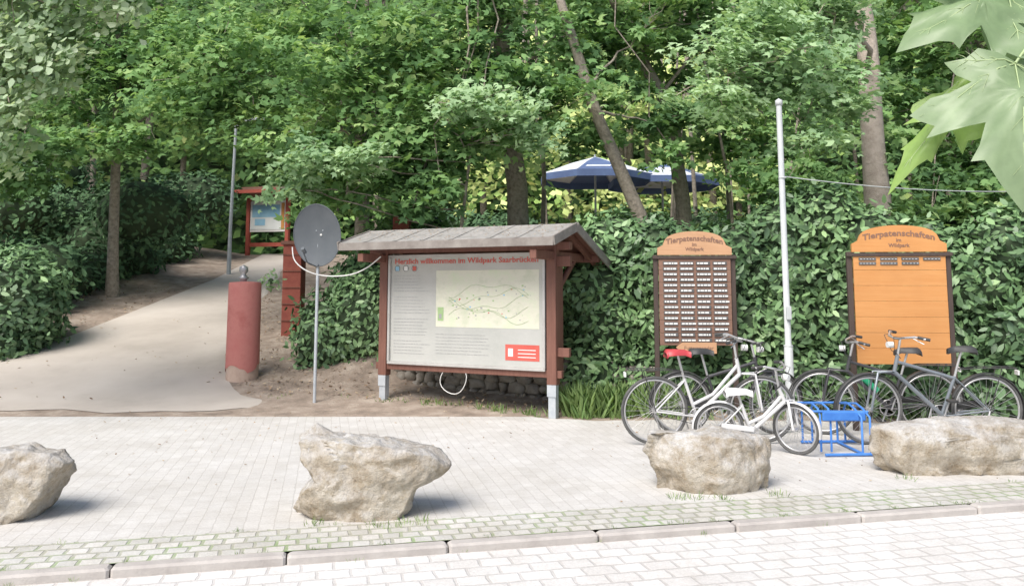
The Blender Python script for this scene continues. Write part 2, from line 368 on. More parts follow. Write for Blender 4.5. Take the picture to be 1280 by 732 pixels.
for i in range(16):
    x=random.choice([random.uniform(-.5,.9),random.uniform(3.2,5.6),random.uniform(2.8,8)]); y=random.uniform(14.5,23)
    z=h(x,y); lean=random.uniform(-.6,.6); r=random.uniform(.03,.07)
    b.tube([(x,y,z-.1),(x+lean*.3+random.uniform(-.1,.1),y,z+2.5),(x+lean+random.uniform(-.1,.1),y,z+5),(x+lean*1.6,y,z+9)],[r,r*.85,r*.7,r*.4],0,8)
b.finish('coppice_stems',[M_BARK])
# forest backdrop
def slab(n,x0,x1,y0,y1,z0,z1,size,Rm,hol=0):
    P=np.stack([rng.uniform(x0,x1,n),rng.uniform(y0,y1,n),rng.uniform(0,1,n)],1)
    base=hgt(P[:,0],np.minimum(P[:,1],34)); P[:,2]=base+z0+(z1-z0)*P[:,2]
    f=np.sin(P[:,0]*1.3+P[:,1]*.9)*np.sin(P[:,2]*1.5+P[:,0]*.6+P[:,1])+.6*np.sin(P[:,0]*3.1+P[:,2]*2.3)*np.sin(P[:,2]*3.3-P[:,1]*1.3)
    keep=f>hol; P=P[keep]; f=f[keep]; n=len(P)
    return P,np.array([0,-.6,.65])+rng.normal(0,.4,(n,3)),size*rng.uniform(.6,1.3,n),np.clip(rng.normal(Rm,.14,n)+f*.18+tone(P),0,1)
A=[slab(40000,-30,26,25.5,33,.3,14.5,.36,.45,-.1),slab(20000,-36,34,33,37,0,17,.5,.35,-.8),slab(8000,-2,8,24,28,1.0,7,.26,.97,-.2),  # the yellowest slab puts a lit clearing's glow into leaf colour
   slab(7000,-15,-6.5,25.6,28,3.2,10,.26,.45,0.0),slab(9000,-30,-9,20,25,4.0,12,.26,.35,0.0),slab(7000,6,22,19,24,1.0,12,.26,.35,0.0)]
root=empty('distant_forest'); b=MB()
for i in range(40):
    x=random.uniform(-28,26); y=random.uniform(25.5,33); z=h(x,y); r=random.uniform(.08,.2)
    b.tube([(x,y,z-.2),(x+random.uniform(-.3,.3),y,z+6),(x+random.uniform(-.8,.8),y,z+15)],[r,r*.8,r*.4],0,7)
b.finish('trunks',[M_BARK],root)
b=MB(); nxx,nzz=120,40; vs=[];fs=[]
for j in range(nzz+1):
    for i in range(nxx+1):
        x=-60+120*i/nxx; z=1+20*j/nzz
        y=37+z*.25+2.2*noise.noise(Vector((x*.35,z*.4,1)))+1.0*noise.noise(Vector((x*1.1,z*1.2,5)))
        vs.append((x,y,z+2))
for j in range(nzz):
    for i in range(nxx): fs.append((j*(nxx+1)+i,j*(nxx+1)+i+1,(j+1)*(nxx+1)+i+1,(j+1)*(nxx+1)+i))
b.add(vs,fs,0,True); b.finish('dark_foliage_wall',[surf('forest_depth',(.05,.08,.045),(.11,.18,.08),2.5,.95,.8,8,c3=(.22,.33,.14),dist=.3)],root)  # dark foliage wall added behind the trees to close sky gaps
leaves('foliage',*[np.concatenate([a[i] for a in A]) for i in range(4)],T_QUAD,L_FAR,root)
# ---------------------------------------------------------------- shrubs
def shrub(name,blobs,dens,size,mat,T,jit=.45,core=.8,strays=True):
    c0=np.array(blobs[0][0],float); root=empty(name,tuple(c0))
    P=[];Nn=[];b=MB(); RR=[]
    for bi,(c,r) in enumerate(blobs):
        c=np.array(c,float); r=np.array(r,float)
        n=int(dens*4*np.pi*((r[0]*r[1]+r[0]*r[2]+r[1]*r[2])/3))
        d=rng.normal(size=(n,3)); d/=np.linalg.norm(d,axis=1,keepdims=True)
        lump=1+.10*np.sin(d[:,0]*7+c[0]*3)*np.sin(d[:,2]*8+c[1])+.07*np.sin(d[:,0]*15+d[:,1]*11)*np.sin(d[:,2]*17+c[0])
        q=lump*(1.04-.30*rng.random(n)**1.5)
        if strays: q=q+np.where(rng.random(n)<.05,rng.random(n)*.28,0)
        p=c+d*r*q[:,None]; keep=np.ones(n,bool)
        for bj,(c2,r2) in enumerate(blobs):
            if bj==bi: continue
            keep&=(((p-np.array(c2))/np.array(r2))**2).sum(1)>(core*.92)**2
        p=p[keep]; d=d[keep]; m=len(p)
        P.append(p-c0); Nn.append(d/r*r.min()+np.array([0,-.15,.45])+rng.normal(0,jit,(m,3))); RR.append(np.full(m,random.uniform(-.16,.16)))
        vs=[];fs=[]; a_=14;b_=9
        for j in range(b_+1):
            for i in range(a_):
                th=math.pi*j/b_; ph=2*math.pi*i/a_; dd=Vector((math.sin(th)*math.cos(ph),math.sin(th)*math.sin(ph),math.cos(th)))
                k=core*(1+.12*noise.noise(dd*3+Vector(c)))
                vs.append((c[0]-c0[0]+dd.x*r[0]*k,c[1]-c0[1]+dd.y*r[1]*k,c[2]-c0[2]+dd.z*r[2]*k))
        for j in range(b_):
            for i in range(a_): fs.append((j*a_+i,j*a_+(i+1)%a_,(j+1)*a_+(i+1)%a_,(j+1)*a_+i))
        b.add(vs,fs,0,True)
    b.finish('shade_core',[M_CORE],root)  # dark hull added inside the leaves to block light
    P=np.concatenate(P);Nn=np.concatenate(Nn);n=len(P)
    W=P+c0; R=rng.normal(.48,.2,n)+np.concatenate(RR)+.2*np.sin(W[:,0]*3+W[:,2]*2)*np.sin(W[:,2]*4+W[:,1]*2)+tone(W)*1.5
    leaves('foliage',P,Nn,size*rng.uniform(.55,1.3,n),R,T,mat,root); return root
def hy(x): return 10.85-.28*(x-1.2)
bl=[]
x=1.3
while x<12:
    top=2.15+.3*math.sin(x*1.9)+random.uniform(-.1,.15)
    for zc in(.35,1.05,1.7,top):
        bl.append(((x+random.uniform(-.2,.2),hy(x)+.60+random.uniform(-.12,.14)+zc*.08,zc+random.uniform(-.12,.12)),(random.uniform(.5,.68),.55,random.uniform(.45,.6))))
    x+=.60
shrub('laurel_hedge',bl,300,.135,L_HEDGE,T_OVAL,jit=.55)
shrub('laurel_shrub',[((-9.2,14.2,1.1),(1.25,1.0,1.15)),((-8.6,13.9,1.3),(.85,.8,1.0)),((-9.9,13.8,1.6),(1.2,1.0,1.1)),((-8.75,13.7,.6),(.8,.7,.6))],330,.14,L_HEDGE,T_OVAL)
shrub('bramble_bush',[((-2.95,13.0,.85),(.6,.5,.7)),((-2.3,12.9,1.1),(.7,.5,.8)),((-1.4,13.4,1.6),(.9,.5,.9)),((-2.5,13.6,1.6),(.6,.5,.6)),((.9,12.4,1.4),(.7,.5,.9))],330,.12,L_HEDGE,T_OVAL)
bl=[]
for i in range(32):
    x=random.uniform(-2.3,10); y=random.uniform(13.0,16.5); bl.append(((x,y,h(x,y)+random.uniform(.4,1.5)*(.75 if .3<x<3.2 else 1.1)),(1.0,.6,.75)))
shrub('bank_shrubs',bl,140,.16,L_MAPLE,T_OVAL,jit=.55)
bl=[]
for i in range(26):
    x=random.uniform(-24,-9); y=random.uniform(19,24); bl.append(((x,y,h(x,y)+random.uniform(0,1.8)),(1.4,.8,.9)))
for i in range(14):
    x=random.uniform(-3.8,6); y=random.uniform(18,21); bl.append(((x,y,h(x,y)+random.uniform(0,.6)),(1.2,.8,.9)))
for x in np.arange(-17,-9.4,.8): bl.append(((x,16.8+random.uniform(-.6,.6),h(x,17)+.5),(1.0,.7,.8)))
for y in np.arange(16,24,.9): bl.append(((-9.6-random.random()*.6,y,h(-9.8,y)+.25),(.8,.7,.6)))
shrub('undergrowth',bl,90,.17,L_DARK,T_OVAL)
# grass tufts
P=[];U=[];S=[]
def tuft(x,y,z,n,s,sp):
    for i in range(n):
        a=random.uniform(0,2*math.pi); r=sp*random.random(); P.append((x+r*math.cos(a),y+r*math.sin(a),z)); U.append((math.cos(a)*.6+random.gauss(0,.3),math.sin(a)*.6+random.gauss(0,.3),1)); S.append(s*random.uniform(.5,1.2))
for i in range(70): tuft(random.uniform(.72,2.2),random.uniform(10.15,10.7),0,16,.38,.12)
for i in range(90): 
    x=random.uniform(-3.4,5.5); tuft(x,np.interp(x,ex_,ey_)+random.uniform(.02,.3),0,10,.12,.06)
for (x,y) in [(-1.35,5.66),(-.9,5.6),(-.75,5.66),(-.6,5.7),(1.25,6.33),(1.4,6.32),(1.6,6.3),(2.05,6.4),(3.3,6.95),(-3.6,5.5)]: tuft(x,y,0,22,.05,.09)
for i in range(60):
    s_=random.uniform(-5,6); t_=random.choice([-.01,.11,.11,.6]); q=K0+kd*s_+kn*t_; tuft(q.x,q.y,-.04 if t_<0 else 0,random.randint(8,20),.026,.05)
P=np.array(P,float);U=np.array(U)
Ud=np.stack([U[:,0]*.6,U[:,1]*.6,np.full(len(U),1.0)],1); Ud/=np.linalg.norm(Ud,axis=1,keepdims=True)
side=np.cross(Ud,rng.normal(size=Ud.shape)); side/=np.linalg.norm(side,axis=1,keepdims=True)
Nb=np.cross(side,Ud)
leaves('grass',P,Nb,np.array(S),rng.random(len(P)),T_BLADE*np.array([1.6,1,1]),L_GRASS,None,up_axis=np.cross(side,Nb))
# litter
n=12000
Px=rng.uniform(-12,5,n);Py=11.0-.8*rng.random(n)+rng.random(n)**1.6*9
m_=(Px>np.interp(Py,py_,pr)+.0)|(Px<np.interp(Py,py_,pl)); m_|=rng.random(n)<.03
m_&=(Py>np.interp(Px,ex_,ey_)+.05); Px=Px[m_];Py=Py[m_];n=len(Px)
leaves('leaf_litter',np.stack([Px,Py,hgt(Px,Py)+.035],1),np.array([0,0,1])+rng.normal(0,.35,(n,3)),.05*rng.uniform(.5,1.4,n),rng.random(n),T_OVAL,L_LITTER)
n=500; Px=rng.uniform(-5,5,n);Py=6.2+rng.random(n)**.6*4.5; m_=Py<np.interp(Px,ex_,ey_)-.05; Px=Px[m_];Py=Py[m_];n=len(Px)
leaves('fallen_leaves',np.stack([Px,Py,np.full(n,.012)],1),np.array([0,0,1])+rng.normal(0,.3,(n,3)),.028*rng.uniform(.5,1.4,n),rng.random(n),T_OVAL,L_LITTER)
# ---------------------------------------------------------------- rocks
def rockmat():
    m,nt,out=new_mat('limestone')
    co=N(nt,'ShaderNodeTexCoord').outputs['Object']
    c=ramp(nt,noise_tex(nt,3.6,10,.72,co),[(.28,(.33,.29,.24)),(.44,(.49,.46,.42)),(.6,(.60,.59,.57)),(.78,(.49,.42,.32))])
    sp=ramp(nt,noise_tex(nt,40,4,.8,co),[(.35,(.7,.68,.66)),(.5,(1,1,1))]); c=mixc(nt,.6,c,sp,'MULTIPLY')
    sp=ramp(nt,noise_tex(nt,9,5,.8,co),[(.38,(.74,.68,.58)),(.52,(1,1,1))]); c=mixc(nt,.7,c,sp,'MULTIPLY')
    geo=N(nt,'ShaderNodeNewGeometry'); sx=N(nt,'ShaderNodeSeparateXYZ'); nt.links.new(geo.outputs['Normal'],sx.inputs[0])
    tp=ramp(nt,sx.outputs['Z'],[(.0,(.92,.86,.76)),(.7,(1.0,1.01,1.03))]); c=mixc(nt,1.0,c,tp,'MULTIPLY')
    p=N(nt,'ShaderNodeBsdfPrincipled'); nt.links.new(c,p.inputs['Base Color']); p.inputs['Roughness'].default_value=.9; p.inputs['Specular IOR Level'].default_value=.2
    bp=N(nt,'ShaderNodeBump'); bp.inputs['Strength'].default_value=1; bp.inputs['Distance'].default_value=.03
    nt.links.new(noise_tex(nt,16,12,.78,co),bp.inputs['Height']); nt.links.new(bp.outputs[0],p.inputs['Normal'])
    nt.links.new(p.outputs[0],out.inputs[0]); return m
M_ROCK=rockmat()
import bmesh
def rock(loc,outline,depth,seed,rotz=0):
    bm=bmesh.new(); bmesh.ops.create_icosphere(bm,subdivisions=6,radius=1)
    rr=random.Random(seed)
    cx=sum(p[0] for p in outline)/len(outline); cz=sum(p[1] for p in outline)/len(outline)
    EX=max(abs(p[0]-cx) for p in outline); EZ=max(abs(p[1]-cz) for p in outline)
    pl_=[]
    for i in range(26):
        d=Vector((rr.gauss(0,.55),rr.gauss(0,1.2)-.5,rr.gauss(.25,.5)))
        d.z=max(d.z,-.25); d.normalize(); pl_.append((d,rr.uniform(.64,.88)))
    def rad(a):
        dx,dz=math.cos(a),math.sin(a); best=.05
        for i in range(len(outline)):
            x1,z1=outline[i];x2,z2=outline[(i+1)%len(outline)]
            x1-=cx;x2-=cx;z1-=cz;z2-=cz
            den=dx*(z2-z1)-dz*(x2-x1)
            if abs(den)<1e-9: continue
            t=(x1*(z2-z1)-z1*(x2-x1))/den; u=(x1*dz-z1*dx)/den
            if t>0 and -1e-6<=u<=1+1e-6: best=max(best,t)
        return best
    for v in bm.verts:
        p=v.co.copy()
        a=math.atan2(p.z,p.x); rho=math.hypot(p.x,p.z); R=rad(a)
        rh=min(1,rho)**.5
        q=Vector((math.cos(a)*R*rh, (abs(p.y)**.8)*math.copysign(depth,p.y), math.sin(a)*R*rh))
        fy=abs(q.y)/depth
        for d,k in pl_:
            e=(q.x/EX)*d.x+(q.y/depth)*d.y+(q.z/EZ)*d.z-k
            if e>0 and fy>.08:
                q=Vector((q.x-d.x*e*EX*.35,q.y-d.y*e*depth,q.z-d.z*e*EZ*.35))
        s=Vector((seed*3.1,seed,0)); q+=Vector((cx,0,cz))
        rid=1-abs(noise.noise(Vector((q.x*3,q.y*3,q.z*7))+s))*2
        dsp=.045*noise.fractal(q*3+s,1.0,2.0,4)+.024*rid+.016*noise.noise(q*11+s)+.008*noise.noise(q*27+s)
        v.co=q+v.co.normalized()*dsp
    me=bpy.data.meshes.new('boulder'); bm.to_mesh(me); bm.free(); me.materials.append(M_ROCK)
    me.polygons.foreach_set('use_smooth',[True]*len(me.polygons))
    o=bpy.data.objects.new('boulder',me); col.objects.link(o); o.location=loc; o.rotation_euler=(0,0,rotz); return o
rock((-1.0,5.98,0),[(-.42,-.08),(-.54,.05),(-.50,.16),(-.38,.26),(-.50,.38),(-.52,.52),(-.40,.60),(-.22,.52),(.0,.50),(.25,.48),(.46,.44),(.54,.34),(.46,.26),(.30,.20),(.26,.06),(.14,-.08)],.36,3)
rock((-3.65,5.9,0),[(-.5,-.08),(-.5,.3),(-.3,.43),(.1,.44),(.42,.44),(.50,.36),(.42,.22),(.32,.08),(.2,-.08)],.34,5)
rock((1.62,6.68,0),[(-.43,-.09),(-.44,.15),(-.52,.28),(-.50,.42),(-.2,.43),(.15,.42),(.46,.39),(.48,.25),(.42,.12),(.42,-.09)],.32,8)
rock((4.15,7.35,0),[(-.75,-.08),(-.9,.05),(-.98,.20),(-.95,.38),(-.6,.42),(-.1,.43),(.4,.42),(.85,.38),(1.0,.2),(.9,-.08)],.38,12,.06)
# dry-stone wall
M_WALL=surf('wall_stone',(.19,.16,.14),(.32,.29,.25),6,.9,.7,30,c3=(.42,.39,.35),dist=.02)
b=MB(); A0=Vector((-1.75,12.25,0));A1=Vector((1.9,10.85,0)); L=(A1-A0).length; d=(A1-A0).normalized(); ang=math.atan2(d.y,d.x)
for row in range(5):
    s=random.uniform(0,.1)
    while s<L:
        w=random.uniform(.10,.30); hh=random.uniform(.11,.16)
        c=A0+d*(s+w/2); z0=h(c.x,c.y-.3); zc=min(z0,.25)+.02+row*.115+random.uniform(-.02,.02)
        vs=[];fs=[];a_=9;b_=6; sd=random.random()*50
        for j in range(b_+1):
            for i in range(a_):
                th=math.pi*j/b_;ph=2*math.pi*i/a_; dd=Vector((math.sin(th)*math.cos(ph),math.sin(th)*math.sin(ph),math.cos(th)))
                k=1+.5*noise.noise(dd*1.2+Vector((sd,row,0)))
                dd=Vector([math.copysign(abs(q)**.7,q) for q in dd])
                q=Matrix.Rotation(ang,3,'Z')@Vector((dd.x*w*.52*k,dd.y*.13*k+random.uniform(-.004,.004),dd.z*hh*.54*k)); vs.append(q+Vector((c.x,c.y+.03*row,zc)))
        for j in range(b_):
            for i in range(a_): fs.append((j*a_+i,(j+1)*a_+i,(j+1)*a_+(i+1)%a_,j*a_+(i+1)%a_))
        b.add(vs,fs,0,True); s+=w*.96
b.finish('dry_stone_wall',[M_WALL])
# ---------------------------------------------------------------- kiosk
M_RW=wood('red_brown_wood',(.18,.08,.06),(.30,.15,.11))
M_RED=surf('red_wood_paint',(.30,.06,.04),(.40,.10,.07),8,.6,.2)
M_STEEL=surf('galvanised_steel',(.42,.46,.50),(.55,.58,.61),12,.45,.1,metal=.2)
M_ALU=surf('aluminium_frame',(.46,.45,.43),(.56,.55,.53),6,.4,.05,metal=.3)
M_FELT=surf('roofing_felt',(.23,.225,.21),(.32,.31,.295),9,.95,.5,80,c3=(.39,.37,.345))
M_PANEL=surf('display_panel',(.42,.43,.405),(.52,.52,.495),1.5,.12,0,spec=.6)
M_MAP=surf('map_print',(.54,.58,.44),(.68,.67,.56),5,.2,0,c3=(.62,.68,.50),spec=.5)
M_REDP=surf('red_print',(.55,.10,.08),(.62,.14,.11),4,.3,0)
M_INK=surf('ink',(.09,.09,.09),(.15,.15,.15),4,.5,0)
M_INKG=surf('grey_ink',(.32,.32,.32),(.40,.40,.40),4,.5,0)
M_GRN=surf('green_print',(.30,.45,.22),(.42,.55,.28),4,.4,0)
M_WHITE=surf('white_paint',(.74,.74,.72),(.82,.82,.80),5,.35,.03)
M_BLUP=surf('blue_print',(.22,.46,.66),(.36,.60,.74),3,.3,0)
ax=Vector((-.894,.447,0)).normalized(); an=Vector((.447,.894,0)).normalized()
PL=Vector((-1.766,11.3,0)); PR=Vector((.514,10.16,0)); WD=(PR-PL).length
MK=Matrix.Translation(PL)@Matrix(((-ax.x,an.x,0,0),(-ax.y,an.y,0,0),(0,0,1,0),(0,0,0,1)))
b=MB()
for x in(0,WD):
    b.box((x,0,1.27),(.13,.13,1.74),0,None,.008)
    b.box((x,0,.2),(.10,.10,.56),1,None,.005); b.box((x,-.055,.36),(.12,.012,.2),1)
    b.box((x+.0,.28,2.0),(.09,1.75,.11),0,None,.006)
    b.tube([(x,.05,1.5),(x,.7,1.96)],.04,0,4)
b.box((WD/2,-.0,2.12),(WD+.5,.10,.10),0,None,.006)
b.box((WD/2,1.0,1.99),(WD+.5,.08,.10),0,None,.006)
b.box((WD/2,.0,.53),(WD+.25,.07,.09),0,None,.005)
b.box((WD+.13,0.02,1.93),(.22,.07,.13),0,None,.005); b.box((WD+.12,.02,.80),(.2,.07,.11),0,None,.005)
b.box((WD+.03,.12,1.3),(.05,.16,1.5),0,None,.005)
x0=-.33;x1=WD+.28; e1=-.62;r_=.1;e2=1.3; zr=2.41;zf=2.20;zb=1.955; th=.035
for (ya,za,yb,zb_) in((e1,zf,r_,zr),(r_,zr,e2,zb)):
    vs=[(x0,ya,za),(x1,ya,za),(x1,yb,zb_),(x0,yb,zb_)]; vs+=[(p[0],p[1],p[2]-th) for p in vs]
    b.add([vs[i] for i in range(4)],[(0,1,2,3)],2)
    b.add([vs[4+i] for i in range(4)],[(3,2,1,0)],0)
    b.add(vs,[(0,4,5,1),(1,5,6,2),(2,6,7,3),(3,7,4,0)],3)
nlap=7
for i in range(1,nlap):
    x=x0+(x1-x0)*i/nlap+random.uniform(-.05,.05)
    for (ya,za,yb,zb_) in((e1,zf,r_,zr),(r_,zr,e2,zb)):
        b.add([(x-.05,ya-.004,za+.003),(x+.012,ya-.004,za+.006),(x+.012,yb,zb_+.006),(x-.05,yb,zb_+.003)],[(0,1,2,3)],2)
b.box((WD/2-.02,e1-.012,zf-.055),(x1-x0,.024,.10),3,None,.004)
for xx in(x1+.014,x0-.014):
    for (ya,za,yb,zb_) in((e1-.02,zf,r_,zr),(r_,zr,e2+.02,zb)):
        c=Vector((xx,(ya+yb)/2,(za+zb_)/2-.045)); le=math.hypot(yb-ya,zb_-za)
        b.box(c,(.026,le,.115),3,Matrix.Rotation(math.atan2(zb_-za,yb-ya),3,'X'),.004)
for i in range(6):
    x=x0+.15+(x1-x0-.3)*i/5
    for (ya,za,yb,zb_) in((e1+.03,zf,r_,zr),(r_,zr,e2-.03,zb)):
        c=Vector((x,(ya+yb)/2,(za+zb_)/2-.075)); le=math.hypot(yb-ya,zb_-za)
        b.box(c,(.05,le,.07),0,Matrix.Rotation(math.atan2(zb_-za,yb-ya),3,'X'))
bx0=.10;bx1=WD-.10;bz0=.58;bz1=2.03
b.box(((bx0+bx1)/2,0.0,(bz0+bz1)/2),(bx1-bx0,.07,bz1-bz0),4,None,.004)
for z in(bz0,bz1): b.box(((bx0+bx1)/2,-.045,z),(bx1-bx0+.03,.05,.035),4,None,.004)
for x in(bx0,bx1): b.box((x,-.045,(bz0+bz1)/2),(.035,.05,bz1-bz0-.036),4,None,.004)
def flat(x0,z0,x1,z1,mat,y=-.038): b.add([(x0,y,z0),(x1,y,z0),(x1,y,z1),(x0,y,z1)],[(0,1,2,3)],mat)
flat(bx0+.02,bz0+.02,bx1-.02,bz1-.02,5,-.0375)
W_=bx1-bx0
mx0=bx0+.32*W_;mx1=bx1-.03*W_;mz0=bz0+.50;mz1=bz1-.20
flat(mx0,mz0,mx1,mz1,6,-.040)
R2=random.Random(4)
for i in range(48):
    x=R2.uniform(mx0+.2,mx1-.08); z=mz0+.10+R2.random()*.5*(.4+.6*(x-mx0)/(mx1-mx0)); s=R2.uniform(.008,.022); flat(x,z,x+s*1.3,z+s,R2.choice([7,8,8,9,10,10]),-.0415)
flat(mx0+.03,mz0+.08,mx0+.12,mz0+.26,8,-.0415); flat(mx0+.05,mz0+.11,mx0+.09,mz0+.17,10,-.0425)
for k in range(5):
    pts=[]
    for i in range(15):
        t=i/14; pts.append((mx0+.2+t*(mx1-mx0-.35),-.043,mz0+.16+.08*k+.08*math.sin(t*5+k*1.3)+.04*math.sin(t*13+k)))
    b.tube(pts,.0018,8,4)
for i in range(3):
    cx=bx0+.12+i*.14; flat(cx-.03,bz1-.20,cx+.03,bz1-.14,[9,11,7][i],-.041)
    b.ring((cx,-.042,bz1-.17),.042,.003,10,n=18,seg=4)
for r in range(26):
    z=bz1-.27-r*.042
    if r%7==6: continue
    x=bx0+.07; xe=bx0+.28*W_*R2.uniform(.7,1)
    while x<xe:
        w=R2.uniform(.02,.06); flat(x,z,min(x+w,xe),z+.007,10,-.0405); x+=w+.012
for r in range(7):
    z=bz0+.40-r*.042; x=mx0; xe=mx0+.55*(mx1-mx0)*R2.uniform(.8,1)
    while x<xe:
        w=R2.uniform(.02,.06); flat(x,z,min(x+w,xe),z+.006,10,-.0405); x+=w+.012
flat(mx1-.48,bz0+.10,mx1,bz0+.30,7,-.0405); flat(mx1-.44,bz0+.15,mx1-.37,bz0+.25,11,-.042)
for r in range(3): flat(mx1-.30,bz0+.14+r*.045,mx1-.05,bz0+.15+r*.045,11,-.042)
kio=b.finish('information_kiosk',[M_RW,M_STEEL,M_FELT,surf('weathered_fascia',(.20,.175,.16),(.31,.285,.26),7,.8,.3),M_ALU,M_PANEL,M_MAP,M_REDP,M_GRN,M_BLUP,M_INKG,M_WHITE],M=MK)
text_mesh('Herzlich willkommen im Wildpark Saarbrücken',.10,kio,M_REDP,Matrix.Translation(((bx0+bx1)/2,-.042,bz1-.105)),fit=W_*.93,extr=.001,bold=.002)
P=[];n=450
for i in range(n):
    x=random.uniform(x0,x1); t=random.random()**.7; P.append(MK@Vector((x,e1+(r_-e1)*t,zf+(zr-zf)*t+.010)))
P=np.array([tuple(p) for p in P]); lr=leaves('roof_leaf_litter',P,np.array([0,-.25,1])+rng.normal(0,.15,(n,3)),.026*rng.uniform(.5,1.4,n),rng.random(n),T_OVAL,L_LITTER)
lr.parent=kio; lr.matrix_parent_inverse=MK.inverted()
b=MB(); pts=[]
for i in range(24):
    a=2*math.pi*i/23; pts.append(MK@Vector((1.12+.2*math.sin(a)*(1+.1*math.sin(2*a)),-.03+.01*i/23,.40+.2*math.cos(a)*(.95+.05*math.sin(a)))))
b.tube(pts,.006,0,6); b.finish('cable_loop',[M_WHITE])
# ---------------------------------------------------------------- satellite dish
M_DISH=surf('grey_dish',(.10,.115,.13),(.135,.15,.165),3,.5,.03,spec=.4)
dx,dy=-2.68,11.12; b=MB()
b.tube([(dx,dy,-.1),(dx,dy,2.28)],.022,0,12)
D=Matrix.Translation((dx,dy-.14,2.31))@Matrix.Rotation(math.radians(-16),4,'Z')@Matrix.Rotation(math.radians(8),4,'X')
b.M=D
vs=[];fs=[];nr=8;na=40
for j in range(nr+1):
    r=j/nr
    for i in range(na):
        a=2*math.pi*i/na; vs.append((r*.36*math.cos(a),.02+(1-r*r)*.085,r*.425*math.sin(a)))
for j in range(nr):
    for i in range(na): fs.append((j*na+i,j*na+(i+1)%na,(j+1)*na+(i+1)%na,(j+1)*na+i))
b.add(vs,fs,1,True)
b.add([(x,y+.012,z) for x,y,z in vs],[f[::-1] for f in fs],1,True)
b.tube([(.36*math.cos(2*math.pi*i/40),.022,.425*math.sin(2*math.pi*i/40)) for i in range(40)],.007,1,6,True)
b.tube([(0,.10,-.36),(0,-.02,-.43),(.02,-.30,-.34),(.03,-.40,-.20)],.009,1,6)
b.tube([(.03,-.36,-.20),(.03,-.42,-.14)],.026,1,10)
b.box((0,.175,0),(.12,.1,.2),0,None,.01)
for sx in(-.05,.05): b.tube([(sx,.106,.06),(sx,.094,.06)],.008,0,6)
b.tube([(.02,.104,.0),(.02,.09,.0)],.014,2,8)
b.M=Matrix.Identity(4)
pts=[Vector((dx-.32,dy-.15,2.15)),(dx-.28,dy-.16,1.97),(dx-.12,dy-.15,1.83),(dx+.12,dy-.1,1.76),(dx+.45,dy-.12,1.77),(dx+.7,dy-.2,1.86),(dx+.9,dy-.2,2.02)]
P_=[Vector(p) for p in pts]; sm=[]
for i in range(len(P_)-1):
    p0=P_[max(i-1,0)];p1=P_[i];p2=P_[i+1];p3=P_[min(i+2,len(P_)-1)]
    for k in range(6):
        t=k/6; sm.append(.5*((2*p1)+(-p0+p2)*t+(2*p0-5*p1+4*p2-p3)*t*t+(-p0+3*p1-3*p2+p3)*t**3))
sm.append(P_[-1]); b.tube(sm,.009,2,6)
b.finish('satellite_dish',[M_STEEL,M_DISH,M_WHITE])
# ---------------------------------------------------------------- red pillar
M_POST=surf('faded_red_plaster',(.42,.14,.125),(.52,.21,.185),3,.85,.3,40,c3=(.48,.17,.155),spec=.15)
M_BASE=surf('bare_concrete',(.44,.32,.26),(.56,.43,.35),7,.9,.5,30)
px_,pyy=-4.08,12.35; z0=h(px_,pyy); b=MB()
def lathe(b,prof,c,mat=0,seg=24,jit=0):
    vs=[];fs=[]
    for (r,z) in prof:
        for i in range(seg):
            a=2*math.pi*i/seg; q=r*(1+(random.uniform(-jit,jit)))
            vs.append((c[0]+q*math.cos(a),c[1]+q*math.sin(a),c[2]+z))
    for j in range(len(prof)-1):
        for i in range(seg): fs.append((j*seg+i,j*seg+(i+1)%seg,(j+1)*seg+(i+1)%seg,(j+1)*seg+i))
    b.add(vs,fs,mat,True)
lathe(b,[(.238,-.1),(.238,.30)],(px_,pyy,z0),1,28,.015)
vs=[];fs=[]
for j,(r,zz) in enumerate([(.245,0),(.243,.6),(.240,1.40),(.228,1.43)]):
    for i in range(40):
        a=2*math.pi*i/40; z_=zz if j else .16+.06*math.sin(a*3+1)+random.uniform(-.02,.02)
        vs.append((px_+r*math.cos(a),pyy+r*math.sin(a),z0+z_))
for j in range(3):
    for i in range(40): fs.append((j*40+i,j*40+(i+1)%40,(j+1)*40+(i+1)%40,(j+1)*40+i))
b.add(vs,fs,0,True)
lathe(b,[(.228,1.43),(.0,1.45)],(px_,pyy,z0),0,32)
lathe(b,[(.05,1.42),(.05,1.47),(.085,1.5),(.05,1.52),(.035,1.56),(.07,1.6),(.065,1.66),(.0,1.70)],(px_-.03,pyy,z0),2,12)
b.finish('red_plastered_pillar',[M_POST,M_BASE,surf('lamp_metal',(.3,.3,.32),(.5,.5,.5),9,.4,0,metal=.5)])
shrub('pillar_plant',[((px_+.24,pyy+.5,z0+1.45),(.16,.1,.16))],250,.08,L_BRIGHT,T_OVAL,core=.3)
M_DR=surf('dark_red_boards',(.22,.05,.04),(.30,.09,.06),6,.7,.3)
b=MB(); zz=h(-4.05,15)
b.box((-4.05,15,zz+.8),(.34,.34,1.7),0,None,.01); b.box((-4.05,15,zz+1.67),(.42,.42,.07),1,None,.01)
for k in range(5): b.box((-4.05,14.822,zz+.25+k*.3),(.35,.02,.012),1)
b.finish('gate_pillar',[M_DR,M_RW])
zz=h(-1.95,15); b=MB(); b.box((-2.0,14.6,zz+.85),(.30,.30,1.9),0,None,.01); b.box((-2.0,14.6,zz+1.82),(.38,.38,.07),1,None,.01); b.finish('gate_pillar',[M_DR,M_RW])
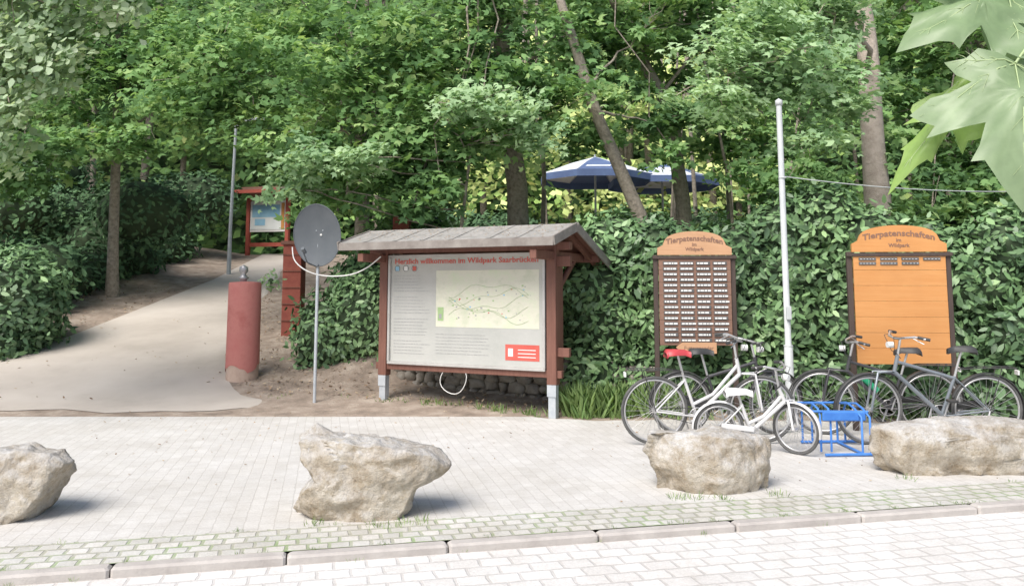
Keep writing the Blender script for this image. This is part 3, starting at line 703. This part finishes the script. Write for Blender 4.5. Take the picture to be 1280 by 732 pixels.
# ---------------------------------------------------------------- upper shelter
b=MB(); M=Matrix.Translation((-7.45,24.6,h(-7.5,24.6)))@Matrix.Rotation(math.radians(-14),4,'Z')
M_ORB=wood('orange_board',(.62,.28,.08),(.74,.38,.13),.5,0)
M_PALE=surf('pale_print',(.70,.74,.74),(.80,.82,.80),4,.3,0)
for x in(-.72,.62): b.box((x,0,.85),(.12,.12,1.9),0,None,.01)
b.box((-.05,0,1.22),(1.2,.05,.95),2); b.box((-.10,-.035,1.22),(1.04,.01,.82),3); b.box((-.1,-.043,1.38),(.94,.004,.38),4); b.box((-.30,-.047,1.04),(.35,.004,.2),4)
b.box((.47,-.04,1.22),(.10,.012,.8),5)
b.box((-.05,0,.35),(1.25,.06,.12),0)
for s_ in(-1,1): b.box((-.05,s_*.30,2.02),(1.8,.64,.05),1,Matrix.Rotation(-s_*.33,3,'X'))
b.box((-.05,-.61,1.93),(1.8,.03,.10),0)
b.finish('notice_board_shelter',[M_RED,M_RW,M_WHITE,M_PALE,M_BLUP,M_ORB],M=M)
b=MB(); zz=h(-7.45,21.2); b.tube([(-7.45,21.2,zz-.1),(-7.45,21.2,zz+1.2),(-7.40,21.2,5.9)],[.06,.045,.035],0,10); b.tube([(-7.40,21.2,5.85),(-7.2,21,5.98),(-6.9,20.9,6.0)],.03,0,8); b.box((-6.7,20.85,6.0),(.5,.16,.09),0,None,.03)
b.finish('street_lamp',[M_STEEL])
M_POLE=surf('white_pole_paint',(.46,.49,.50),(.60,.62,.62),4,.5,.1)
b=MB(); b.tube([(3.3,9.72,-.05),(3.3,9.72,.9),(3.3,9.72,.92),(3.29,9.72,3.85)],[.052,.052,.038,.035],0,14)
lathe(b,[(.036,0),(.044,.0),(.044,.06),(.0,.09)],(3.29,9.72,3.83),0,12)
b.ring((3.3,9.72,.91),.047,.01,0,'Z',16,6); b.ring((3.3,9.72,2.93),.04,.01,0,'Z',14,6)
b.box((3.3,9.66,1.3),(.06,.03,.16),0,None,.005)
b.finish('metal_pole',[M_POLE])
b=MB(); pts=[]
for i in range(17):
    t=i/16; pts.append((3.3+t*5.4,9.72+t*2.4,2.95+t*.15-.22*4*t*(1-t)*.5))
b.tube(pts,.007,0,5); b.finish('overhead_cable',[M_POLE])
# ---------------------------------------------------------------- wooden boards
M_OR=wood('varnished_board',(.62,.28,.09),(.72,.37,.14),.4,0,.5)
M_OR2=wood('pale_varnish',(.56,.32,.18),(.68,.42,.25),.5,0)
M_DKW=wood('dark_frame',(.07,.05,.045),(.12,.09,.07))
M_BRN=wood('brown_backing',(.24,.135,.10),(.32,.20,.14),.6,0)
def board(name,loc,rot,w,z0,z1,zt,filled,arrow,orange):
    b=MB(); M=Matrix.Translation(loc)@Matrix.Rotation(rot,4,'Z')
    for s_ in(-1,1): b.box((s_*(w/2-.01),.03,(zt-.3)/2-.05),(.06,.06,zt-.3+.1),1,None,.006)
    n=7; hh=(z1-z0)/n
    for i in range(n): b.box((0,random.uniform(-.002,.002),z0+hh*(i+.5)),(w-.09,.03,hh-.002),0 if orange else 3,None,.002)
    b.box((0,-.004,z1+.0),(w+.06,.06,.04),1,None,.005)
    ht=zt-z1-.03; pts=20
    pol=[(-w/2+.03,z1+.03),(w/2-.03,z1+.03),(w/2-.03,z1+.03+ht*.30),(w/2-.10,z1+.03+ht*.42)]
    for i in range(pts+1):
        t=i/pts; x=(w/2-.13)*(1-2*t); pol.append((x,z1+.03+ht*(.5+.5*math.sqrt(max(0,1-(x/(w/2-.12))**2))**.8)))
    pol+=[(-w/2+.10,z1+.03+ht*.42),(-w/2+.03,z1+.03+ht*.30)]
    b.prism(pol,-.028,.012,2)
    if filled:
        rows=15;cols=4
        for c in range(cols):
            for r in range(rows):
                cw=(w-.16)/cols; xx=-w/2+.08+cw*(c+.5); zz=z1-.075-(z1-z0-.14)*r/(rows-1)
                b.box((xx,-.022,zz),(cw*.84,.012,.044),4,None,.002)
                x=xx-cw*.36
                while x<xx+cw*.3:
                    q=random.uniform(.02,.05); b.add([(x,-.030,zz-.010),(x+q,-.030,zz-.010),(x+q,-.030,zz+.010),(x,-.030,zz+.010)],[(0,1,2,3)],5); x+=q+.008
    else:
        for c in range(4):
            cw=(w-.16)/4; xx=-w/2+.08+cw*(c+.5)
            for r in range([2,2,2,1][c]):
                b.box((xx,-.022,z1-.05-r*.05),(cw*.8,.012,.034),4,None,.002)
                x=xx-cw*.34
                while x<xx+cw*.3:
                    q=random.uniform(.01,.02); b.add([(x,-.030,z1-.053-r*.05),(x+q,-.030,z1-.053-r*.05),(x+q,-.030,z1-.048-r*.05),(x,-.030,z1-.048-r*.05)],[(0,1,2,3)],5); x+=q+.02
    if arrow:
        zc=z0-.02; pol=[(-.26,zc),(-.18,zc-.075),(.24,zc-.075),(.24,zc+.06),(-.18,zc+.06)]
        b.prism([(x+.0,z) for x,z in pol],-.06,-.035,2)
    o=b.finish(name,[M_OR,M_DKW,M_OR if orange else M_OR2,M_BRN,M_INK,M_WHITE],M=M)
    text_mesh('Tierpatenschaften',.095,o,M_BRN,Matrix.Translation((0,-.030,z1+.03+ht*.60)),fit=w*.72,bend=.36/w,extr=.002,bold=.002)
    text_mesh('im\nWildpark',.06,o,M_BRN,Matrix.Translation((0,-.030,z1+.03+ht*.38)),extr=.002,bold=.001)
    if arrow: text_mesh('Futterspender',.06,o,M_BRN,Matrix.Translation((.02,-.062,z0-.045)),fit=.36,extr=.001)
    return o
board('sponsor_name_board',(2.31,10.2,0),math.radians(-3),.99,.88,1.98,2.31,True,True,False)
board('wooden_sponsor_board',(4.42,9.2,0),math.radians(-6),1.10,.74,1.975,2.31,False,False,True)
# ---------------------------------------------------------------- bicycles
M_TYRE=surf('tyre_rubber',(.08,.08,.08),(.15,.15,.145),10,.9,.1)
M_CHROME=surf('bicycle_metal',(.50,.50,.51),(.64,.64,.64),8,.35,0,metal=.6)
M_BLK=surf('black_plastic',(.04,.04,.04),(.07,.07,.07),8,.5,.05)
def bicycle(loc,head,lean,R,W,fm,saddle_m,steer=0,rack=True,guard=None,low=True,k=1.0,kid=False,hb=0,bottle=None):
    b=MB()
    O=Matrix.Translation(loc)@Matrix.Rotation(head,4,'Z')@Matrix.Rotation(lean,4,'X')
    def S(x,y,z): return (x*k,y*k,z*k)
    def wheel(M,cx,cz,tw=.0155):
        b.M=M
        b.ring((cx,0,cz),R-tw,tw,0,n=44,seg=8)
        b.ring((cx,0,cz),R-tw*2.5,.011,1,n=44,seg=6)
        b.tube([(cx,-.045,cz),(cx,.045,cz)],.02,1,10)
        for i in range(28):
            a=2*math.pi*i/28; a2=a+(.35 if i%2 else -.35); s_=.03 if i%4<2 else -.03
            b.tube([(cx+.018*math.cos(a2),s_,cz+.018*math.sin(a2)),(cx+(R-.045)*math.cos(a),0,cz+(R-.045)*math.sin(a))],.0018,1,3)
    def fender(cx,cz,a0,a1,m):
        n=16; r=R+.018; vs=[];fs=[]
        for i in range(n+1):
            a=a0+(a1-a0)*i/n
            for yy,rr in((-.026,r-.012),(-.014,r),(.014,r),(.026,r-.012)): vs.append((cx+rr*math.cos(a),yy,cz+rr*math.sin(a)))
        for i in range(n):
            for j in range(3): fs.append((i*4+j,i*4+j+1,i*4+5+j,i*4+4+j))
        b.add(vs,fs,m,True)
    wheel(O,0,R)
    b.M=O
    bb=S(.43,0,.29); st=S(.30,0,.66); sd=S(.235,0,.90); ht=S(.84,0,.86); hbm=S(.875,0,.70)
    if kid: sd=S(.26,0,.80); ht=S(.80,0,.88)
    t=.017
    b.tube([bb,st],t,2,10); b.tube([st,sd],.013,1,8); b.tube([hbm,ht],.020,2,10)
    b.tube([bb,hbm],t*1.25,2,10)
    if low: b.tube([S(.395,0,.40),S(.60,0,.50),(S(.86,0,.80))],t,2,10)
    else: b.tube([S(.305,0,.64),S(.855,0,.80)],t,2,10)
    if bottle is not None:
        u=Vector(hbm)-Vector(bb); p=Vector(bb)+u*.35+Vector((-.03,0,.05)); b.tube([p,p+u*.32],.034,6,10); b.tube([p+u*.32,p+u*.38],.018,4,8)
    for s_ in(-1,1):
        y=.05*s_
        b.tube([(0,y,R),(bb[0]-.05*k,y*.8,bb[2]),bb],.009,2,6); b.tube([(0,y,R),(st[0],y*.35,st[2]-.02)],.008,2,6)
    vs=[];fs=[]; prof=[(-.13,.085,.0),(-.11,.095,.03),(-.02,.07,.03),(.07,.03,.025),(.14,.018,.0)]
    for (x,w,z) in prof:
        for yy,zz in((-w,-.03),(-w*.8,.016),(0,.028),(w*.8,.016),(w,-.03)): vs.append((sd[0]+x,yy,sd[2]+z+zz))
    for i in range(4):
        for j in range(4): fs.append((i*5+j,i*5+j+1,i*5+6+j,i*5+5+j))
    fs+=[(0,1,2,3,4),(24,23,22,21,20)]; b.add(vs,fs,3,True); b.add(vs,[(0,4,9,5),(5,9,14,10),(10,14,19,15),(15,19,24,20)],3)
    b.ring((bb[0],-.04,bb[2]),.085*k,.006,1,n=24,seg=6)
    for i in range(5):
        a=i*1.2566; b.tube([(bb[0],-.04,bb[2]),(bb[0]+.085*k*math.cos(a),-.04,bb[2]+.085*k*math.sin(a))],.006,1,4)
    b.tube([(bb[0],-.06,bb[2]),(bb[0]+.05,-.065,bb[2]-.155*k)],.009,1,6); b.tube([(bb[0],.06,bb[2]),(bb[0]-.05,.065,bb[2]+.155*k)],.009,1,6)
    b.box((bb[0]+.05,-.115,bb[2]-.155*k),(.09,.09,.025),4,None,.005); b.box((bb[0]-.05,.115,bb[2]+.155*k),(.09,.09,.025),4,None,.005)
    b.tube([(0,-.04,R+.03),(bb[0],-.04,bb[2]+.085*k)],.004,4,4); b.tube([(0,-.04,R-.03),(bb[0],-.04,bb[2]-.085*k)],.004,4,4)
    if guard is not None:
        b.box((bb[0]*.55,-.058,(R+bb[2])/2+.05*k),(.44*k,.012,.07*k),guard,Matrix.Rotation(math.atan2(R-bb[2],bb[0]),3,'Y'),.004)
        fender(0,R,math.radians(20),math.radians(200),guard)
    b.tube([(0,.055,R),(.12*k,.12,.03)],.008,1,6)
    if rack:
        zt=R*2+.07
        for s_ in(-.05,.05):
            b.tube([(st[0]-.03,s_*.6,zt-.02),(.10,s_,zt),(-.28,s_*1.1,zt)],.006,4,6); b.tube([(0,s_*1.2,R),(-.13,s_*1.1,zt)],.005,4,5)
        for x in(-.28,-.18,-.08,.02): b.tube([(x,-.055,zt),(x,.055,zt)],.005,4,5)
        b.box((-.31,0,zt-.05),(.02,.07,.05),5,None,.005)
    Sm=O@Matrix.Translation((W-.04,0,0))@Matrix.Rotation(steer,4,'Z')@Matrix.Translation((-(W-.04),0,0))
    wheel(Sm,W,R); b.M=Sm
    if guard is not None: fender(W,R,math.radians(-10),math.radians(150),guard)
    for s_ in(-1,1): b.tube([(W,.05*s_,R),(W-.07*k,.05*s_,R*2+.02),(hbm[0],.0,hbm[2]+.0)],.012,2,8)
    b.M=O
    top=Vector(ht)+Vector((-.03,0,.14*k+hb)); b.tube([ht,top],.013,1,8)
    Hm=O@Matrix.Translation(top)@Matrix.Rotation(steer,4,'Z'); b.M=Hm
    b.tube([(0,0,0),(.07,0,.01)],.014,4,8)
    hw=.29*k
    b.tube([(-.09,-hw,.03),(-.02,-hw*.75,.045),(.06,-hw*.35,.02),(.07,0,.01),(.06,hw*.35,.02),(-.02,hw*.75,.045),(-.09,hw,.03)],.011,1,8)
    for s_ in(-1,1):
        b.tube([(-.13,s_*hw*1.03,.025),(-.03,s_*hw*.85,.045)],.016,4,8); b.tube([(-.01,s_*hw*.7,.03),(-.08,s_*hw*.95,-.02)],.006,1,5)
        b.tube([(.0,s_*hw*.6,.03),(.12,s_*hw*.3,.03),(.08,s_*.03,-.12),(.0,0,-.2)],.0035,4,4)
    b.tube([(.08,0,-.06),(.14,0,-.06)],.032,5,10)
    b.finish('bicycle',[M_TYRE,M_CHROME,fm,saddle_m,M_BLK,M_WHITE,M_GRF])
M_FW=surf('white_frame',(.66,.66,.66),(.74,.74,.74),4,.3,0,spec=.6)
M_FS=surf('silver_frame',(.22,.25,.28),(.30,.33,.36),4,.3,0,metal=.3)
M_FK=surf('black_frame',(.04,.04,.045),(.08,.08,.085),4,.3,0,spec=.6)
M_SR=surf('red_saddle',(.45,.05,.06),(.55,.08,.09),4,.4,0)
M_GRF=surf('green_bottle',(.02,.30,.15),(.04,.4,.2),4,.4,0)
bicycle((1.46,8.45,0),math.radians(4),math.radians(5),.35,1.12,M_FW,M_SR,math.radians(-8),True,None,True,1.02,hb=.03)
bicycle((2.02,8.05,0),math.radians(-3),math.radians(6),.245,.74,M_FW,M_FW,math.radians(-45),False,2,True,.72,kid=True,hb=.08)
bicycle((4.86,8.42,0),math.radians(178),math.radians(-4),.36,1.19,M_FS,M_BLK,math.radians(6),True,4,False,1.06,hb=.02)
bicycle((4.55,8.95,0),math.radians(176),math.radians(-5),.35,1.14,M_FK,M_BLK,math.radians(-12),True,4,False,1.0,bottle=1)
bicycle((1.85,9.0,0),math.radians(3),math.radians(3),.34,1.06,M_FK,M_BLK,math.radians(15),False,4,False,.98)
M_BLU=surf('blue_rack_paint',(.05,.18,.56),(.09,.27,.70),5,.45,.05)
b=MB()
b.tube([(2.98,7.85,.02),(3.75,7.9,.02)],.014,0,8); b.tube([(2.98,8.5,.02),(3.75,8.55,.02)],.014,0,8)
b.tube([(3.36,7.87,.02),(3.36,8.5,.02)],.013,0,8); b.tube([(3.72,7.9,.02),(3.72,8.55,.02)],.013,0,8)
for x in(3.0,3.10,3.36,3.44):
    b.tube([(x,8.0 if x<3.3 else 7.9,.02),(x,8.0 if x<3.3 else 7.9,.36),(x,8.05,.42),(x,8.2,.45),(x,8.45,.42),(x,8.5,.36),(x,8.5,.02)],.011,0,8)
b.tube([(2.86,8.02,.40),(3.46,7.98,.40)],.012,0,8); b.tube([(2.86,8.46,.42),(3.46,8.48,.42)],.012,0,8); b.tube([(2.86,8.02,.40),(2.86,8.46,.42)],.012,0,8)
b.box((3.22,7.97,.36),(.42,.03,.09),0,None,.01)
b.finish('bicycle_rack',[M_BLU])
# ---------------------------------------------------------------- parasols
M_PB=surf('blue_canvas',(.09,.13,.26),(.12,.18,.34),3,.8,.1)
M_PW=surf('white_canvas',(.62,.66,.74),(.72,.76,.82),3,.8,.1)
for (x,y,rr,zt,sd_) in((2.3,22,1.6,5.2,0),(4.3,22.8,1.6,5.15,1)):
    b=MB(); z0=h(x,y); n=8; top=(x,y,zt)
    rim=[(x+rr*math.cos(2*math.pi*(i+.5)/n),y+rr*math.sin(2*math.pi*(i+.5)/n),zt-.55) for i in range(n)]
    mid=[tuple((Vector(top)*.55+Vector(p)*.45)+Vector((0,0,.03))) for p in rim]
    for i in range(n):
        j=(i+1)%n; wm=1 if (i%2==sd_%2) else 0
        b.add([top,mid[i],mid[j]],[(0,1,2)],wm if sd_==0 else 0); b.add([mid[i],rim[i],rim[j],mid[j]],[(0,1,2,3)],wm)
        a=rim[i];c=rim[j]; b.add([a,(a[0],a[1],a[2]-.18),(c[0],c[1],c[2]-.18),c],[(0,1,2,3)],0)
        u=Vector(mid[i]).lerp(Vector(rim[i]),.55);w=Vector(mid[j]).lerp(Vector(rim[j]),.55); e=Vector((0,0,.012)); dn=(Vector(rim[i])-Vector(mid[i]))*.18
        if not wm: b.add([u.lerp(w,.15)+e,u.lerp(w,.15)+dn+e,u.lerp(w,.85)+dn+e,u.lerp(w,.85)+e],[(0,1,2,3)],1)
        b.tube([top,rim[i]],.012,2,4)
    b.tube([(x,y,z0),(x,y,zt+.06)],.03,2,8); b.box((x,y,z0+.05),(.5,.5,.1),2,None,.02)
    b.finish('parasol',[M_PB,M_PW,M_STEEL])
# ---------------------------------------------------------------- close maple branch (upper right)
def leaf_big_mat():
    m,nt,out=new_mat('close_maple_leaf')
    co=N(nt,'ShaderNodeTexCoord').outputs['Object']
    a=N(nt,'ShaderNodeAttribute',attribute_name='rnd')
    c=ramp(nt,a.outputs['Fac'],[(0,(.18,.29,.13)),(.5,(.27,.37,.20)),(1,(.32,.48,.13))])
    v=ramp(nt,noise_tex(nt,30,6,.6,co),[(.3,(.82,.85,.82)),(.7,(1.1,1.1,1.1))]); c=mixc(nt,1.0,c,v,'MULTIPLY')
    d=N(nt,'ShaderNodeBsdfDiffuse');t=N(nt,'ShaderNodeBsdfTranslucent');nt.links.new(c,d.inputs[0]);nt.links.new(c,t.inputs[0])
    mx=N(nt,'ShaderNodeMixShader');mx.inputs[0].default_value=.35;nt.links.new(d.outputs[0],mx.inputs[1]);nt.links.new(t.outputs[0],mx.inputs[2])
    g=N(nt,'ShaderNodeBsdfGlossy');g.inputs['Roughness'].default_value=.45
    m2=N(nt,'ShaderNodeMixShader');m2.inputs[0].default_value=.05;nt.links.new(mx.outputs[0],m2.inputs[1]);nt.links.new(g.outputs[0],m2.inputs[2])
    nt.links.new(m2.outputs[0],out.inputs[0]); return m
M_BIG=leaf_big_mat(); M_VEIN=surf('leaf_vein',(.34,.44,.22),(.42,.52,.28),9,.5,0)
root=empty('maple_sapling',(2.2,1.3,0)); off=Vector((2.2,1.3,0))
half=[(0,-.02),(.10,-.10),(.22,-.13),(.30,-.05),(.42,-.08),(.36,.06),(.27,.13),(.40,.18),(.52,.22),(.66,.36),(.60,.42),(.50,.44),(.56,.54),(.42,.50),(.30,.46),(.20,.44),(.24,.60),(.30,.72),(.22,.72),(.16,.80),(.12,.88),(0,1.05)]
def big_leaf(tip_from,normal,updir,size,rv,wid=1,curl=1):
    n=Vector(normal).normalized(); y=Vector(updir); y=(y-n*y.dot(n)).normalized(); x=y.cross(n)*wid
    outl=half+[(-p[0],p[1]) for p in half[::-1][1:-1]]
    rings=6; vs=[];fs=[]; c=(0,.25); m=len(outl)
    def P3(a,b_):
        z=(-.28*a*a-.16*(b_-.2)**2)*curl+.04*math.sin(a*9+b_*4)+.02*math.sin(a*21-b_*13)
        return Vector(tip_from)+ (x*a+y*b_+n*z)*size-off
    for r in range(1,rings+1):
        for p in outl: vs.append(P3(c[0]+(p[0]-c[0])*r/rings,c[1]+(p[1]-c[1])*r/rings))
    vs.append(P3(*c))
    for r in range(rings-1):
        for i in range(m): fs.append((r*m+i,r*m+(i+1)%m,(r+1)*m+(i+1)%m,(r+1)*m+i))
    for i in range(m): fs.append((len(vs)-1,(i+1)%m,i))
    me=bpy.data.meshes.new('leaf'); me.from_pydata([tuple(v) for v in vs],[],fs); me.materials.append(M_BIG)
    at=me.attributes.new('rnd','FLOAT','POINT'); at.data.foreach_set('value',[rv]*len(vs)); me.polygons.foreach_set('use_smooth',[True]*len(fs))
    o=bpy.data.objects.new('leaf',me); col.objects.link(o); o.parent=root
    b=MB()
    for tx,ty in((0,1.0),(.60,.38),(-.60,.38),(.38,-.05),(-.38,-.05)):
        pts=[P3(tx*t,ty*t) for t in [0,.2,.4,.6,.8,1]]
        b.tube(pts,[.0012,.001,.0009,.0007,.0005,.0003],0,5)
        for t in(.3,.45,.6,.75):
            for s_ in(-1,1):
                L_=math.hypot(tx,ty); ux,uy=tx/L_,ty/L_; qx,qy=ux*.75-s_*uy*.6,uy*.75+s_*ux*.6; e=.16*(1-t*.5)
                b.tube([P3(tx*t,ty*t),P3(tx*t+qx*e*.5,ty*t+qy*e*.5),P3(tx*t+qx*e,ty*t+qy*e)],[.0005,.0004,.0002],0,4)
    b.finish('veins',[M_VEIN],root)
BL=[((.78,1.22,2.06),(-.15,-.8,.55),(-.80,-.1,-.32),.19,.35,1,1),
    ((.725,1.22,1.925),(-.45,-.80,.38),(-.62,.05,-.72),.215,1.0,.42,1.0),
    ((.745,1.16,1.93),(-.25,-.9,.35),(-.10,-.1,-1),.215,.45,1,1.2),
    ((.86,1.30,2.12),(.1,-.8,.5),(-.5,-.2,-.8),.20,.3,1,1),
    ((.82,1.20,1.97),(-.1,-.7,.6),(.1,-.1,-1),.19,.6,1,1),
    ((.70,1.26,2.16),(-.1,-.8,.5),(-.6,-.1,-.5),.15,.4,1,1)]
for L_ in BL: big_leaf(*L_)
b=MB(); b.M=Matrix.Translation(-off)
b.tube([(2.2,1.3,-.1),(2.18,1.3,1.0),(2.1,1.3,2.2),(2.0,1.3,3.4)],[.045,.04,.03,.015],0,10)
b.tube([(2.12,1.3,2.0),(1.7,1.28,2.22),(1.2,1.25,2.28),(.9,1.22,2.24)],[.016,.012,.007,.004],0,8)
for L_ in BL:
    e=L_[0]; b.tube([(.95+random.uniform(-.03,.1),1.23,2.245),(e[0]+.05,e[1]+.01,e[2]+.06),e],.002,1,6)
b.finish('stem',[M_BARK2,M_VEIN],root)
# ---------------------------------------------------------------- world, sun, camera
w=bpy.data.worlds.new('World'); sc.world=w; w.use_nodes=True; nt=w.node_tree
bg=nt.nodes['Background']; sky=nt.nodes.new('ShaderNodeTexSky'); sky.sky_type='NISHITA'; sky.sun_disc=False
EL=math.radians(52); AZ=math.radians(212)
sky.sun_elevation=EL; sky.sun_rotation=AZ; sky.air_density=1.0; sky.dust_density=3.0
nt.links.new(sky.outputs[0],bg.inputs[0]); bg.inputs[1].default_value=.15
sl=bpy.data.lights.new('sun','SUN'); sl.energy=4.2; sl.angle=math.radians(36); sl.color=(1,.96,.90)
so=bpy.data.objects.new('sun',sl); col.objects.link(so)
dv=Vector((math.sin(AZ)*math.cos(EL),math.cos(AZ)*math.cos(EL),math.sin(EL)))
so.rotation_euler=dv.to_track_quat('Z','Y').to_euler(); so.location=dv*30
cam=bpy.data.cameras.new('camera'); co=bpy.data.objects.new('camera',cam); col.objects.link(co); sc.camera=co
cam.sensor_width=36; cam.lens=36*1004/1280; cam.shift_y=-114/1280; cam.clip_end=600; cam.clip_start=.05
co.location=(0,0,1.6); co.rotation_euler=(math.radians(90+6.1),0,0)
sc.view_settings.view_transform='Standard'; sc.view_settings.look='None'; sc.view_settings.exposure=0
